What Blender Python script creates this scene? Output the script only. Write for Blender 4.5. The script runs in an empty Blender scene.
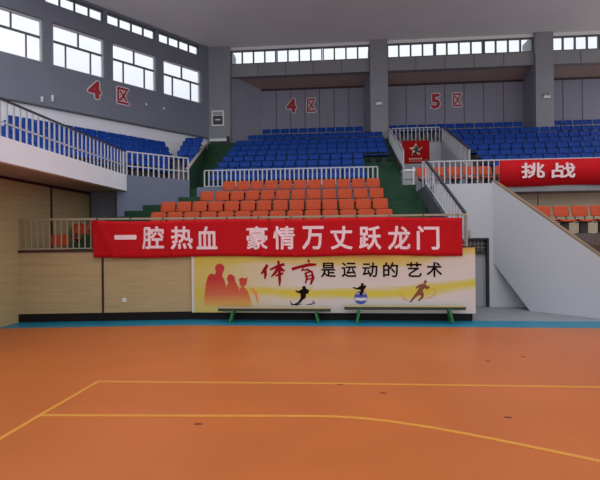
import bpy, bmesh, math, random
from mathutils import Vector, Matrix

random.seed(7)
S = bpy.context.scene
COL = S.collection

# ------------------------------------------------------------------ camera, sky, exposure
EYE = Vector((0.0, 0.0, 2.0))
YAW, ROLL, FOC = 0.080, -0.0095, 430.0
cd = bpy.data.cameras.new('camera'); cd.sensor_width = 36.0; cd.lens = 36.0 * FOC / 600.0
cd.clip_end = 200
cam = bpy.data.objects.new('camera', cd); COL.objects.link(cam)
CAMR = (Matrix.Rotation(YAW, 4, 'Z') @ Matrix.Rotation(math.pi / 2, 4, 'X') @ Matrix.Rotation(ROLL, 4, 'Z'))
cam.matrix_world = Matrix.Translation(EYE) @ CAMR
S.camera = cam

W = bpy.data.worlds.new('world'); S.world = W; W.use_nodes = True
bg = W.node_tree.nodes['Background']
# an overcast sky: three times as bright overhead as at the horizon, dark below it
_n, _l = W.node_tree.nodes, W.node_tree.links
_tc = _n.new('ShaderNodeTexCoord'); _sx = _n.new('ShaderNodeSeparateXYZ'); _l.new(_tc.outputs['Generated'], _sx.inputs[0])
_rp = _n.new('ShaderNodeValToRGB'); _l.new(_sx.outputs[2], _rp.inputs[0])
SKY = 1.820
_rp.color_ramp.elements[0].position = 0.0; _rp.color_ramp.elements[0].color = (0.30, 0.31, 0.325, 1)
_rp.color_ramp.elements[1].position = 1.0; _rp.color_ramp.elements[1].color = (0.95, 0.965, 1.0, 1)
_e = _rp.color_ramp.elements.new(0.001); _e.color = (0.31, 0.32, 0.335, 1)
_e = _rp.color_ramp.elements.new(0.35); _e.color = (0.62, 0.635, 0.66, 1)
_l.new(_rp.outputs[0], bg.inputs[0]); bg.inputs[1].default_value = SKY

S.view_settings.view_transform = 'Standard'; S.view_settings.look = 'None'
S.view_settings.exposure = 0.07; S.view_settings.gamma = 1.0
S.view_settings.use_curve_mapping = False


# ------------------------------------------------------------------ measuring helpers
def ray(px, py):
    return (CAMR.to_3x3() @ Vector(((px - 300) / FOC, (240 - py) / FOC, -1.0)))


def at(px, py, y):
    """the point of the plane Y = y seen at that place of the photograph"""
    d = ray(px, py); return EYE + d * (y / d.y)


def on_z(px, py, z=0.0):
    d = ray(px, py); return EYE + d * ((z - EYE.z) / d.z)


def on_plane(px, py, p, n):
    d = ray(px, py); return EYE + d * ((p - EYE).dot(n) / d.dot(n))


def lin(c):
    return tuple((v / 255 / 12.92) if v / 255 <= 0.04045 else ((v / 255 + 0.055) / 1.055) ** 2.4 for v in c)


# ------------------------------------------------------------------ materials
def mat(name, rgb, rough=0.6, var=0.0, scale=6.0, metal=0.0, stretch=None, bump=0.0, spec=0.5, detail=4):
    m = bpy.data.materials.new(name); m.use_nodes = True
    nt = m.node_tree; b = nt.nodes['Principled BSDF']
    c = lin(rgb)
    b.inputs['Base Color'].default_value = (*c, 1); b.inputs['Roughness'].default_value = rough
    b.inputs['Metallic'].default_value = metal
    b.inputs['Specular IOR Level'].default_value = spec
    if var or bump:
        tc = nt.nodes.new('ShaderNodeTexCoord'); mp = nt.nodes.new('ShaderNodeMapping')
        nt.links.new(tc.outputs['Object'], mp.inputs[0])
        if stretch: mp.inputs['Scale'].default_value = stretch
        nz = nt.nodes.new('ShaderNodeTexNoise'); nz.inputs['Scale'].default_value = scale; nz.inputs['Detail'].default_value = detail
        nt.links.new(mp.outputs[0], nz.inputs['Vector'])
        if var:
            r = nt.nodes.new('ShaderNodeValToRGB')
            r.color_ramp.elements[0].position = 0.3; r.color_ramp.elements[1].position = 0.7
            r.color_ramp.elements[0].color = (*[v * (1 - var) for v in c], 1)
            r.color_ramp.elements[1].color = (*[min(1, v * (1 + var)) for v in c], 1)
            nt.links.new(nz.outputs[0], r.inputs[0]); nt.links.new(r.outputs[0], b.inputs['Base Color'])
        if bump:
            bp = nt.nodes.new('ShaderNodeBump'); bp.inputs['Strength'].default_value = bump; bp.inputs['Distance'].default_value = 0.02
            nt.links.new(nz.outputs[0], bp.inputs['Height']); nt.links.new(bp.outputs[0], b.inputs['Normal'])
    return m


M = {
    'floor': mat('orange sports floor', (169, 88, 38), 0.38, 0.10, 0.55, bump=0.02, detail=7),
    'blue_strip': mat('teal floor strip', (6, 108, 134), 0.4, 0.06, 2),
    'concrete': mat('grey concrete floor', (124, 124, 130), 0.6, 0.08, 3),
    'line': mat('yellow court line', (190, 128, 48), 0.45, 0.06, 5),
    'wood': mat('pale wood panel', (165, 143, 104), 0.5, 0.13, 2.2, stretch=(0.6, 0.6, 16)),
    'beige': mat('beige wall panel', (192, 172, 146), 0.6, 0.05, 2, stretch=(0.5, 0.5, 8)),
    'dark': mat('dark brown skirting', (18, 11, 13), 0.55, 0.1, 4, spec=0.2),
    'seam': mat('dark red seam', (44, 16, 20), 0.4),
    'wall_grey': mat('grey painted wall', (118, 122, 135), 0.7, 0.05, 0.8),
    'back_grey': mat('dark grey panel wall', (133, 132, 148), 0.7, 0.05, 0.7),
    'pillar': mat('grey painted pillar', (141, 143, 150), 0.7, 0.04, 0.8),
    'beam': mat('grey beam', (140, 142, 145), 0.7, 0.05, 0.8),
    'soffit': mat('brownish soffit', (148, 128, 124), 0.7, 0.06, 1),
    'joint_and_shade': mat('dark panel joint', (84, 85, 92), 0.7),
    'white_wall': mat('white painted wall', (229, 228, 236), 0.7, 0.03, 0.7),
    'white_wall_b': mat('light grey painted wall', (176, 179, 187), 0.7, 0.03, 0.7),
    'blue_grey': mat('blue grey wall', (102, 108, 129), 0.7, 0.04, 0.8),
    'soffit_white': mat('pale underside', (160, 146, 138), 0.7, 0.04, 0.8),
    'ceiling': mat('pale ceiling', (236, 236, 236), 0.8, 0.03, 0.5),
    'green': mat('green stair carpet', (13, 60, 35), 0.75, 0.25, 3),
    'brown_step': mat('brown concrete step', (92, 82, 78), 0.8, 0.15, 3),
    'parapet_dark': mat('dark grey parapet', (66, 70, 76), 0.7, 0.12, 2),
    'seat_blue': mat('blue seat plastic', (2, 55, 138), 0.5, 0.06, 9, spec=0.2),
    'seat_orange': mat('orange seat plastic', (173, 65, 30), 0.5, 0.06, 9, spec=0.2),
    'bracket': mat('light grey seat bracket', (58, 60, 68), 0.5),
    'bracket_dark': mat('dark seat bracket', (46, 34, 34), 0.5),
    'rail_white': mat('white railing paint', (176, 176, 184), 0.4),
    'rail_tan': mat('tan rail', (150, 136, 116), 0.45, 0.05, 4),
    'rail_dark': mat('dark handrail', (58, 56, 62), 0.4),
    'banner_red': mat('red banner cloth', (177, 20, 28), 0.8, 0.05, 3, spec=0.1),
    'letter_pink': mat('pale pink lettering', (224, 194, 200), 0.6),
    'sign_red': mat('red wall lettering', (160, 16, 30), 0.5),
    'sign_white': mat('white letter outline', (214, 206, 212), 0.5),
    'frame_white': mat('white window frame', (206, 208, 214), 0.5),
    'frame_grey': mat('grey window frame', (96, 100, 104), 0.5),
    'ink': mat('black print', (22, 8, 10), 0.8, spec=0.1),
    'seat_dark': mat('dark seat frame', (24, 24, 34), 0.6),
    'brush_red': mat('red brush print', (140, 10, 26), 0.8, spec=0.1),
    'runner': mat('brown print', (120, 62, 40), 0.6),
    'print_blue': mat('blue print', (60, 70, 150), 0.6),
    'print_white': mat('white print', (196, 190, 196), 0.6),
    'print_orange': mat('orange print', (206, 130, 76), 0.6),
    'bench_top': mat('pale plank', (160, 146, 112), 0.5, 0.08, 4, stretch=(1, 12, 12)),
    'bench_green': mat('green bench frame', (23, 104, 49), 0.45),
    'bench_edge': mat('dark green bench frame', (32, 52, 36), 0.5),
    'door_grey': mat('grey door leaf', (140, 144, 148), 0.5, 0.04, 2),
    'black': mat('black', (16, 16, 18), 0.5),
    'white': mat('white plastic', (222, 222, 226), 0.45),
    'grid': mat('grey transom grid', (128, 120, 104), 0.5),
    'picture_dark': mat('dark picture', (34, 36, 40), 0.4, 0.5, 9),
    'light_box': mat('pale grey box', (156, 158, 164), 0.5, 0.05, 3),
    'gold': mat('pale gold print', (226, 196, 160), 0.6),
    'nosing': mat('brown stair edge', (128, 104, 82), 0.6, 0.1, 5),
    'ochre': mat('mud mark', (96, 40, 20), 0.7),
}


def glass_material():
    m = bpy.data.materials.new('window glass'); m.use_nodes = True
    nt = m.node_tree; nt.nodes.clear()
    o = nt.nodes.new('ShaderNodeOutputMaterial'); mx = nt.nodes.new('ShaderNodeMixShader'); mx.inputs[0].default_value = 0.06
    t = nt.nodes.new('ShaderNodeBsdfTransparent'); t.inputs[0].default_value = (0.93, 0.94, 0.96, 1)
    g = nt.nodes.new('ShaderNodeBsdfGlossy'); g.inputs['Roughness'].default_value = 0.05
    nt.links.new(t.outputs[0], mx.inputs[1]); nt.links.new(g.outputs[0], mx.inputs[2]); nt.links.new(mx.outputs[0], o.inputs[0])
    return m


M['glass'] = glass_material()


def swoosh_material():
    """the printed yellow, tan and pale bands of the mural"""
    m = bpy.data.materials.new('printed swooshes'); m.use_nodes = True
    nt = m.node_tree; b = nt.nodes['Principled BSDF']; b.inputs['Roughness'].default_value = 0.55
    L = nt.links.new
    tc = nt.nodes.new('ShaderNodeTexCoord'); sp = nt.nodes.new('ShaderNodeSeparateXYZ'); L(tc.outputs['Object'], sp.inputs[0])
    mp = nt.nodes.new('ShaderNodeMapping'); mp.inputs['Scale'].default_value = (0.3, 1, 1.9); L(tc.outputs['Object'], mp.inputs[0])
    nz = nt.nodes.new('ShaderNodeTexNoise'); nz.inputs['Scale'].default_value = 1.7; nz.inputs['Detail'].default_value = 5
    nz.inputs['Distortion'].default_value = 0.6; L(mp.outputs[0], nz.inputs['Vector'])

    def mth(op, a, bb, c=None):
        n = nt.nodes.new('ShaderNodeMath'); n.operation = op
        for i, v in enumerate((a, bb) if c is None else (a, bb, c)):
            if isinstance(v, (int, float)): n.inputs[i].default_value = v
            else: L(v, n.inputs[i])
        return n.outputs[0]
    x2 = mth('SINE', mth('MULTIPLY', sp.outputs[0], 0.9), 0.0)
    v = mth('DIVIDE', sp.outputs[2], 1.62)
    v = mth('ADD', v, mth('MULTIPLY', mth('SUBTRACT', nz.outputs[0], 0.5), 0.26))
    v = mth('ADD', v, mth('MULTIPLY', x2, 0.03))
    rise = nt.nodes.new('ShaderNodeMapRange'); rise.inputs['From Min'].default_value = 1.2; rise.inputs['From Max'].default_value = 3.4
    rise.inputs['To Max'].default_value = 0.16; L(sp.outputs[0], rise.inputs[0])
    v = mth('SUBTRACT', v, rise.outputs[0])
    r = nt.nodes.new('ShaderNodeValToRGB'); cr = r.color_ramp
    stops = [(0.0, (198, 186, 182)), (0.30, (196, 184, 180)), (0.355, (192, 178, 110)), (0.41, (194, 176, 36)), (0.47, (192, 176, 96)),
             (0.53, (198, 186, 182)), (0.80, (196, 182, 172)), (0.85, (194, 172, 112)), (0.92, (192, 160, 70)), (1.0, (190, 136, 62))]
    while len(cr.elements) < len(stops): cr.elements.new(0.5)
    for e, (p, c) in zip(cr.elements, stops): e.position = p; e.color = (*lin(c), 1)
    L(v, r.inputs[0])
    # greener yellow at the left end, as printed
    r2 = nt.nodes.new('ShaderNodeMapRange'); r2.inputs['From Min'].default_value = -3.2; r2.inputs['From Max'].default_value = -0.9
    r2.inputs['To Min'].default_value = 0.85; r2.inputs['To Max'].default_value = 0.0; L(sp.outputs[0], r2.inputs[0])
    mx = nt.nodes.new('ShaderNodeMix'); mx.data_type = 'RGBA'; L(r2.outputs[0], mx.inputs[0]); L(r.outputs[0], mx.inputs[6])
    mx.inputs[7].default_value = (*lin((190, 168, 60)), 1)
    L(mx.outputs[2], b.inputs['Base Color'])
    return m


def fade_material():
    """red print of the three people that pales towards its foot"""
    m = bpy.data.materials.new('fading red print'); m.use_nodes = True
    nt = m.node_tree; b = nt.nodes['Principled BSDF']; b.inputs['Roughness'].default_value = 0.55
    tc = nt.nodes.new('ShaderNodeTexCoord'); sp = nt.nodes.new('ShaderNodeSeparateXYZ'); nt.links.new(tc.outputs['Object'], sp.inputs[0])
    r = nt.nodes.new('ShaderNodeValToRGB'); cr = r.color_ramp
    mr = nt.nodes.new('ShaderNodeMapRange'); mr.inputs['From Min'].default_value = 0.3; mr.inputs['From Max'].default_value = 1.5
    nt.links.new(sp.outputs[2], mr.inputs[0]); nt.links.new(mr.outputs[0], r.inputs[0])
    cr.elements[0].position = 0.02; cr.elements[0].color = (*lin((200, 160, 76)), 1)
    cr.elements[1].position = 0.62; cr.elements[1].color = (*lin((176, 34, 30)), 1)
    e = cr.elements.new(0.3); e.color = (*lin((190, 92, 58)), 1)
    nt.links.new(r.outputs[0], b.inputs['Base Color'])
    return m


M['swoosh'] = swoosh_material(); M['fade'] = fade_material()


# ------------------------------------------------------------------ building helpers
def box(bm, x0, x1, y0, y1, z0, z1, mtx=None):
    vs = [bm.verts.new(Vector(p) if mtx is None else mtx @ Vector(p)) for p in
          ((x0, y0, z0), (x1, y0, z0), (x1, y1, z0), (x0, y1, z0), (x0, y0, z1), (x1, y0, z1), (x1, y1, z1), (x0, y1, z1))]
    for f in ((3, 2, 1, 0), (4, 5, 6, 7), (0, 1, 5, 4), (1, 2, 6, 5), (2, 3, 7, 6), (3, 0, 4, 7)):
        bm.faces.new([vs[i] for i in f])


def bar(bm, a, b, w, h):
    """a straight bar of section w by h from a to b; h stays in the vertical plane"""
    a, b = Vector(a), Vector(b); d = (b - a); L = d.length; d.normalize()
    up = Vector((0, 0, 1)) if abs(d.z) < 0.95 else Vector((0, 1, 0))
    s = d.cross(up).normalized(); u = s.cross(d).normalized()
    m = Matrix((s, d, u)).transposed().to_4x4(); m.translation = a
    box(bm, -w / 2, w / 2, 0, L, -h / 2, h / 2, m)


def prism(bm, pts, vec):
    """a polygon of 3-D points pushed along vec"""
    vec = Vector(vec); n = len(pts)
    a = [bm.verts.new(Vector(p)) for p in pts]; b = [bm.verts.new(Vector(p) + vec) for p in pts]
    bm.faces.new(a); bm.faces.new(list(reversed(b)))
    for i in range(n): bm.faces.new((a[i], b[i], b[(i + 1) % n], a[(i + 1) % n]))


def obj(name, bm, m, parent=None, smooth=False, loc=None):
    bmesh.ops.recalc_face_normals(bm, faces=bm.faces)
    me = bpy.data.meshes.new(name); bm.to_mesh(me); bm.free()
    if smooth:
        for p in me.polygons: p.use_smooth = True
    me.materials.append(M[m] if isinstance(m, str) else m)
    o = bpy.data.objects.new(name, me); COL.objects.link(o)
    if parent: o.parent = parent
    if loc is not None: o.location = loc
    return o


def tag(o, label, cat, group=None):
    o['label'] = label; o['category'] = cat
    if group: o['group'] = group
    return o


def thing(name, label, cat, loc=(0, 0, 0), rotz=0.0, group=None):
    o = bpy.data.objects.new(name, None); COL.objects.link(o)
    o.location = loc; o.rotation_euler = (0, 0, rotz); o.empty_display_size = 0.2
    return tag(o, label, cat, group)


def struct(name, bm, m, label=None, parent=None):
    o = obj(name, bm, m, parent)
    if parent is None:
        o['kind'] = 'structure'
        if label: o['label'] = label
    return o


def dup(root, loc, rotz, label, group):
    r = root.copy(); COL.objects.link(r); r.location = loc; r.rotation_euler = (0, 0, rotz)
    r['label'] = label; r['group'] = group
    for ch in list(root.children):
        c = ch.copy(); COL.objects.link(c); c.parent = r
        for g in list(ch.children):
            d = g.copy(); COL.objects.link(d); d.parent = c
    return r


NB = lambda: bmesh.new()
ORD = ['first', 'second', 'third', 'fourth', 'fifth', 'sixth', 'seventh', 'eighth', 'ninth', 'tenth', 'eleventh', 'twelfth', 'thirteenth',
       'fourteenth', 'fifteenth', 'sixteenth', 'seventeenth', 'eighteenth', 'nineteenth', 'twentieth', 'twenty-first', 'twenty-second',
       'twenty-third', 'twenty-fourth', 'twenty-fifth', 'twenty-sixth', 'twenty-seventh', 'twenty-eighth', 'twenty-ninth', 'thirtieth']

# ------------------------------------------------------------------ main lines of the place
FW = 10.7                                     # front wall of the stand
BEND = at(190, 300, FW).x                     # where it bends towards the left


def front_y(x): return FW + 0.1228 * min(0.0, x - BEND)


PIL = 22.3                                    # front of the pillars
P0 = at(207, 130, PIL); P0 = Vector((P0.x, P0.y, 0))
dv = ray(711, 236); WD = Vector((dv.x, dv.y, 0)).normalized()       # the slanting left wall runs this way
WN = Vector((WD.y, -WD.x, 0))                                     # and faces this way


def wpt(s, n, z): return Vector((P0.x + WD.x * s + WN.x * n, P0.y + WD.y * s + WN.y * n, z))


def won(px, py, n=0.0):
    p = on_plane(px, py, P0 + WN * n, WN); q = p - P0
    return q.dot(WD), p.z


WM = Matrix.Identity(4)
for i in range(3):
    WM[i][0] = WD[i]; WM[i][1] = -WN[i]; WM[i][3] = P0[i]          # wall frame: x along the wall, -y to the hall

# ------------------------------------------------------------------ floor
bm = NB(); box(bm, -16, 16, -4, 30, -0.2, 0); struct('floor', bm, 'floor')
LX = -13.0
bm = NB()
prism(bm, [(LX, front_y(LX) - 0.75, 0), (BEND, FW - 0.75, 0), (14, FW - 0.75, 0), (14, FW + 0.02, 0), (BEND, FW + 0.02, 0), (LX, front_y(LX) + 0.02, 0)], (0, 0, 0.004))
struct('floor_strip', bm, 'blue_strip')
bm = NB(); prism(bm, [(3.2, FW + 0.02, 0), (14, FW + 0.02, 0), (14, 14, 0), (3.2, 14, 0)], (0, 0, 0.004)); struct('floor_concrete', bm, 'concrete')


def floor_line(name, pts, w, h=0.004):
    b = NB(); P = [Vector((p.x, p.y, 0.0)) for p in pts]
    L, R = [], []
    for i, p in enumerate(P):
        t = (P[min(i + 1, len(P) - 1)] - P[max(i - 1, 0)]).normalized(); n = Vector((-t.y, t.x, 0))
        L.append(p + n * w / 2); R.append(p - n * w / 2)
    for i in range(len(P) - 1): prism(b, [L[i], L[i + 1], R[i + 1], R[i]], (0, 0, h))
    struct(name, b, 'line')


c0 = on_z(97, 381.5)
floor_line('floor_line', [on_z(640, 387.8), on_z(566, 386.8), on_z(330, 383.6), c0], 0.055)
floor_line('floor_line', [c0 + Vector((0.02, 0.02, 0)), on_z(33, 419.5), on_z(-20, 451)], 0.055, 0.0047)
floor_line('floor_line', [on_z(39, 415.5), on_z(200, 416), on_z(310, 416.3), on_z(335, 416.8), on_z(360, 418.3), on_z(390, 421.5), on_z(430, 427.5),
                          on_z(470, 434.8), on_z(497, 440), on_z(560, 453), on_z(640, 470)], 0.055, 0.0055)
for px, py, a in ((340, 384.5, 0.3), (488, 361, 0.1), (523, 357, 0.6), (508, 417.5, 0.2), (383, 393, 0.9), (198, 424, 1.2)):
    p = on_z(px, py); b = NB(); n = 7
    prism(b, [(p.x + 0.045 * math.cos(6.283 * k / n) * (1 + 0.4 * math.sin(3 * k + a)), p.y + 0.025 * math.sin(6.283 * k / n), 0) for k in range(n)], (0, 0, 0.003))
    o = obj('floor_scuff', b, 'ochre'); o['kind'] = 'structure'

# ------------------------------------------------------------------ front wall of the stand
TOP = 1.75
RX = at(472, 280, FW).x
bm = NB()
prism(bm, [(LX, front_y(LX), 0), (BEND, FW, 0), (RX, FW, 0), (RX, FW + 0.15, 0), (BEND, FW + 0.15, 0), (LX, front_y(LX) + 0.15, 0)], (0, 0, TOP))
struct('wall_front', bm, 'wood')
bm = NB()
prism(bm, [(LX, front_y(LX) - 0.02, 0.004), (BEND, FW - 0.02, 0.004), (RX, FW - 0.02, 0.004), (RX, FW, 0.004), (BEND, FW, 0.004), (LX, front_y(LX), 0.004)], (0, 0, 0.205))
struct('baseboard_front', bm, 'dark')
bm = NB()
prism(bm, [(LX, front_y(LX) - 0.03, TOP), (BEND, FW - 0.03, TOP), (RX, FW - 0.03, TOP), (RX, FW + 0.15, TOP), (BEND, FW + 0.15, TOP), (LX, front_y(LX) + 0.15, TOP)], (0, 0, 0.05))
struct('trim_1', bm, 'seam')
x = on_plane(103, 290, Vector((BEND, FW, 0)), Vector((0.1228, -1, 0))).x
bm = NB(); box(bm, x - 0.025, x + 0.025, front_y(x) - 0.015, front_y(x), 0.19, TOP); struct('trim_2', bm, 'seam')

# ------------------------------------------------------------------ centre terraces
PLAT = 1.75
R_ORANGE = [(11.6, 2.755), (12.4, 3.116), (13.25, 3.51), (14.1, 3.93)]                     # (back of the seat, its top)
R_BLUE = [(16.65 + 0.75 * k, z) for k, z in enumerate((4.57, 4.95, 5.33, 5.72, 6.12, 6.52, 6.93, 7.37, 7.85))]
SH = 0.745
AR = 2.75                                      # right edge of the right-hand aisle
EDGE0, EDGE1 = Vector((-5.05, 14.66)), Vector((-6.55, 21.9))


def edge_x(y): return EDGE0.x + (EDGE1.x - EDGE0.x) * (y - EDGE0.y) / (EDGE1.y - EDGE0.y)


bm = NB()
prism(bm, [(-7.9, front_y(-7.9) + 0.15, PLAT), (BEND, FW + 0.15, PLAT), (AR, FW + 0.15, PLAT), (AR, 11.1, PLAT), (-7.9, 11.1, PLAT)], (0, 0, -0.25))
box(bm, -7.9, -7.05, 11.1, 13.4, PLAT - 0.25, PLAT)
lefts = [-7.05, -7.05, -6.95, -6.2]
treads = []
for (yb, zt), lx in zip(R_ORANGE, lefts): treads.append((yb - 0.56, zt - SH, lx))
treads.append((14.72, R_BLUE[0][1] - SH, None))
for yb, zt in R_BLUE[1:]: treads.append((yb - 0.56, zt - SH, None))
for i, (y0, z, lx) in enumerate(treads):
    y1 = treads[i + 1][0] if i + 1 < len(treads) else 23.6
    zb = z - 0.75
    if lx is None:
        xa, xb = edge_x(y0), edge_x(min(y1, 22.2))
        if i == 4: xa = -5.1
        prism(bm, [(xa, y0, z), (AR, y0, z), (AR, y1, z), (xb, y1, z)], (0, 0, zb - z))
    else:
        box(bm, lx, AR, y0, y1, zb, z)
struct('stand_terrace', bm, 'green', 'green stepped terrace of the centre stand')
# half steps of the two aisles
bm = NB()
for i in range(1, len(treads)):
    y0, z, lx = treads[i]; zp = treads[i - 1][1]
    la = lefts[i] - 0.45 if i < 4 else max(edge_x(y0), -5.9) + 0.02
    if i == 4: la = -5.7
    ra = la + (1.2 if i < 5 else 0.75)
    if i == 1: la = -7.04
    h = (z - zp) / 2
    if i not in (0,):
        box(bm, max(la, -7.04), ra, y0 - 0.36, y0, zp, zp + h)
    if i < 8: box(bm, 1.62, AR, y0 - 0.36, y0, zp, zp + h)
struct('aisle_steps', bm, 'green', 'green half steps of the two aisles')
bm = NB(); y0 = 14.72; box(bm, -4.75, 1.5, y0 - 0.12, y0 - 0.005, 3.19, 3.86); struct('trim_3', bm, 'blue_grey')

# ------------------------------------------------------------------ left balcony block
FLR, SOF = 4.13, 3.6
C1, C2 = Vector((-6.6, 13.26)), Vector((-5.03, 14.65))
e_near = (-6.6, 6.0)
wl = wpt(-24, 0.02, 0); w0 = wpt(-0.3, 0.02, 0)
bm = NB(); prism(bm, [(e_near[0], e_near[1], FLR), (C1.x, C1.y, FLR), (C2.x, C2.y, FLR), (EDGE0.x - 0.11, EDGE0.y + 0.05, FLR), (EDGE1.x - 0.12, EDGE1.y, FLR), (w0.x, w0.y, FLR), (wl.x, wl.y, FLR), (wl.x, e_near[1], FLR)], (0, 0, SOF + 0.02 - FLR))
struct('balcony_slab', bm, 'white_wall', 'white fronted balcony slab of the left block')
bm = NB(); prism(bm, [(e_near[0] - 0.12, e_near[1], SOF + 0.02), (C1.x - 0.12, C1.y, SOF + 0.02), (-7.0, 13.4, SOF + 0.02), (-7.9, 13.4, SOF + 0.02), (-7.9, e_near[1], SOF + 0.02)], (0, 0, -0.02))
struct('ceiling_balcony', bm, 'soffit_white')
# fascia edge already the slab's own face; wall under the second rail and the dark pillar beside it
dn = (C2 - C1).normalized(); nn = Vector((dn.y, -dn.x)) * 0.02
A2 = C1 - dn * 0.31
bm = NB()
prism(bm, [(A2.x + nn.x, A2.y + nn.y, 1.2), (C2.x + nn.x, C2.y + nn.y, 1.2), (C2.x + nn.x, C2.y + nn.y, SOF), (A2.x + nn.x, A2.y + nn.y, SOF)], (-0.16 * dn.y, 0.16 * dn.x, 0))
prism(bm, [(C1.x + nn.x, C1.y + nn.y, SOF), (C2.x + nn.x, C2.y + nn.y, SOF), (C2.x + nn.x, C2.y + nn.y, FLR), (C1.x + nn.x, C1.y + nn.y, FLR)], (-0.018 * dn.y, 0.018 * dn.x, 0))
struct('wall_aisle', bm, 'blue_grey')
bm = NB(); box(bm, -7.9, A2.x + 0.02, 13.4, 13.75, 1.4, SOF); struct('pillar_corner', bm, 'wall_grey')
bm = NB(); box(bm, -8.1, -7.9, 6, 13.75, 0, SOF); struct('wall_side', bm, 'wood')
bm = NB(); y = 11.45; box(bm, -7.9, -7.885, y - 0.035, y + 0.035, PLAT, SOF)
box(bm, -7.9, -7.88, 6, 13.39, SOF - 0.07, SOF); box(bm, -7.9, -7.88, 13.35, 13.39, PLAT, SOF - 0.07); struct('trim_4', bm, 'seam')

# rows of the left block, parallel to the slanting wall
L_ROWS = [(0.62 + 0.8 * k, 6.65 - 0.4 * k) for k in range(5)]
s_end = [won((165, 168, 169.5, 169.5, 168)[k], 150, n)[0] for k, (n, z) in enumerate(L_ROWS)]
bm = NB()
for k, (n, zt) in enumerate(L_ROWS):
    z = zt - SH; a = 0.02 if k == 0 else n - 0.24
    box(bm, -19, s_end[k] + 0.5, -(n + 0.56), -a, FLR, z, WM)
G2 = [(20.6, 7.02), (19.8, 6.68), (19.0, 6.28), (18.2, 5.88), (17.4, 5.45)]
g2_left = [at(190, 140, 20.6).x, at(183, 143, 19.8).x, at(177, 148, 18.95).x, at(177, 154, 18.15).x, at(176, 160, 17.35).x]
for (yb, zt), xl in zip(G2, g2_left):
    box(bm, xl - 0.05, edge_x(yb) - 0.14, yb - 0.56, yb + 0.24, FLR, zt - SH)
struct('left_terrace', bm, 'brown_step', 'grey brown stepped terrace of the left block')
zs0, zs1 = 4.5, 7.0
bm = NB(); prism(bm, [(EDGE0.x - 0.1, EDGE0.y, 3.62), (EDGE1.x - 0.1, EDGE1.y, 3.62), (EDGE1.x - 0.1, EDGE1.y, zs1), (EDGE0.x - 0.1, EDGE0.y, zs0)], (0.095, 0, 0))
struct('aisle_stringer', bm, 'green', 'green side of the left block beside the aisle')
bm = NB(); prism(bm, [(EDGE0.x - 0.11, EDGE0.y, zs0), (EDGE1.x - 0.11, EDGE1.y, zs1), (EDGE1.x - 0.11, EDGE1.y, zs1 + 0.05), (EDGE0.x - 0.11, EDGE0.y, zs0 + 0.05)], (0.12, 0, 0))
struct('trim_33', bm, 'soffit_white')

# ------------------------------------------------------------------ slanting left wall with windows
ZB = won(205, 137.6)[1]
CE = 12.25


def wall_grid(bm, s0, s1, z0, z1, t0, t1, holes, mtx):
    ss = sorted({s0, s1} | {v for h in holes for v in h[:2] if s0 < v < s1}); zs = sorted({z0, z1} | {v for h in holes for v in h[2:] if z0 < v < z1})
    for a, b in zip(ss, ss[1:]):
        for c, d in zip(zs, zs[1:]):
            ms, mz = (a + b) / 2, (c + d) / 2
            if any(h[0] < ms < h[1] and h[2] < mz < h[3] for h in holes): continue
            box(bm, a, b, t0, t1, c, d, mtx)


wz0 = sum(won(px, py)[1] for px, py in ((52, 66), (103.5, 78.6), (112, 81), (156, 91.7), (163, 96), (200.5, 103))) / 6
wz1 = sum(won(px, py)[1] for px, py in ((112, 43.2), (156, 56), (163, 59), (200.5, 70))) / 4
wtr = sum(won(px, py)[1] for px, py in ((52, 41), (104, 55.5), (112.5, 58), (156, 70.5))) / 4
spans = [(won(52, 66)[0], won(104, 78)[0]), (won(112, 81)[0], won(156, 92)[0]), (won(163, 96)[0], won(200.8, 103)[0])]
pitch = (spans[2][0] - spans[0][0]) / 2; wid = sum(b - a for a, b in spans) / 3
s42 = won(42.5, 62)[0]
spans = [(s42 - wid - pitch, s42 - pitch), (s42 - wid, s42)] + spans
# clerestory strip at the top of that wall and over the beams
cz0 = sum(won(px, py)[1] for px, py in ((157, 41.3), (198, 56.2))) / 2
cs1 = won(199, 55)[0]
holes = [(a, b, wz0, wz1) for a, b in spans]
cl = []
s = cs1; k = 0
while k < 7:
    cl.append((s - 2.3, s)); s -= 2.45; k += 1
holes += [(a, b, cz0, CE - 0.1) for a, b in cl]
bm = NB(); wall_grid(bm, -24, 0.05, ZB, CE, -0.10, 0.25, holes, WM); struct('wall_left', bm, 'wall_grey')
bm = NB(); box(bm, -24, 0.05, 0.0, 0.25, 0, ZB, WM); struct('wall_left_lower', bm, 'white_wall')
bm = NB(); box(bm, -24, -0.02, -0.12, 0.0, ZB - 0.05, ZB - 0.001, WM); struct('trim_5', bm, 'joint_and_shade')  # dark strip standing in for the shadow line under the projecting grey wall


def window(n, mtx, s0, s1, z0, z1, bars_v, bars_h, t0, t1, fm='frame_white', fw=0.07):
    """bars_v: [(s, z0, z1)], bars_h: [z]; frame + one pane"""
    b = NB()
    box(b, s0, s0 + fw, t0, t1, z0, z1, mtx); box(b, s1 - fw, s1, t0, t1, z0, z1, mtx)
    box(b, s0 + fw, s1 - fw, t0, t1, z0, z0 + fw, mtx); box(b, s0 + fw, s1 - fw, t0, t1, z1 - fw, z1, mtx)
    o = struct('window_%d' % n, b, fm)
    b = NB()
    for z in bars_h: box(b, s0 + fw, s1 - fw, t0 + 0.01, t1 - 0.01, z - fw / 2, z + fw / 2, mtx)
    for s, za, zb2, wv in bars_v: box(b, s - wv / 2, s + wv / 2, t0 + 0.02, t1 - 0.02, za, zb2, mtx)
    obj('window_bars', b, 'frame_grey', o)
    b = NB(); tm = (t0 + t1) / 2; box(b, s0 + fw * 0.5, s1 - fw * 0.5, tm - 0.005, tm + 0.005, z0 + fw * 0.5, z1 - fw * 0.5, mtx)
    p = obj('pane', b, 'glass', o)
    return o


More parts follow.
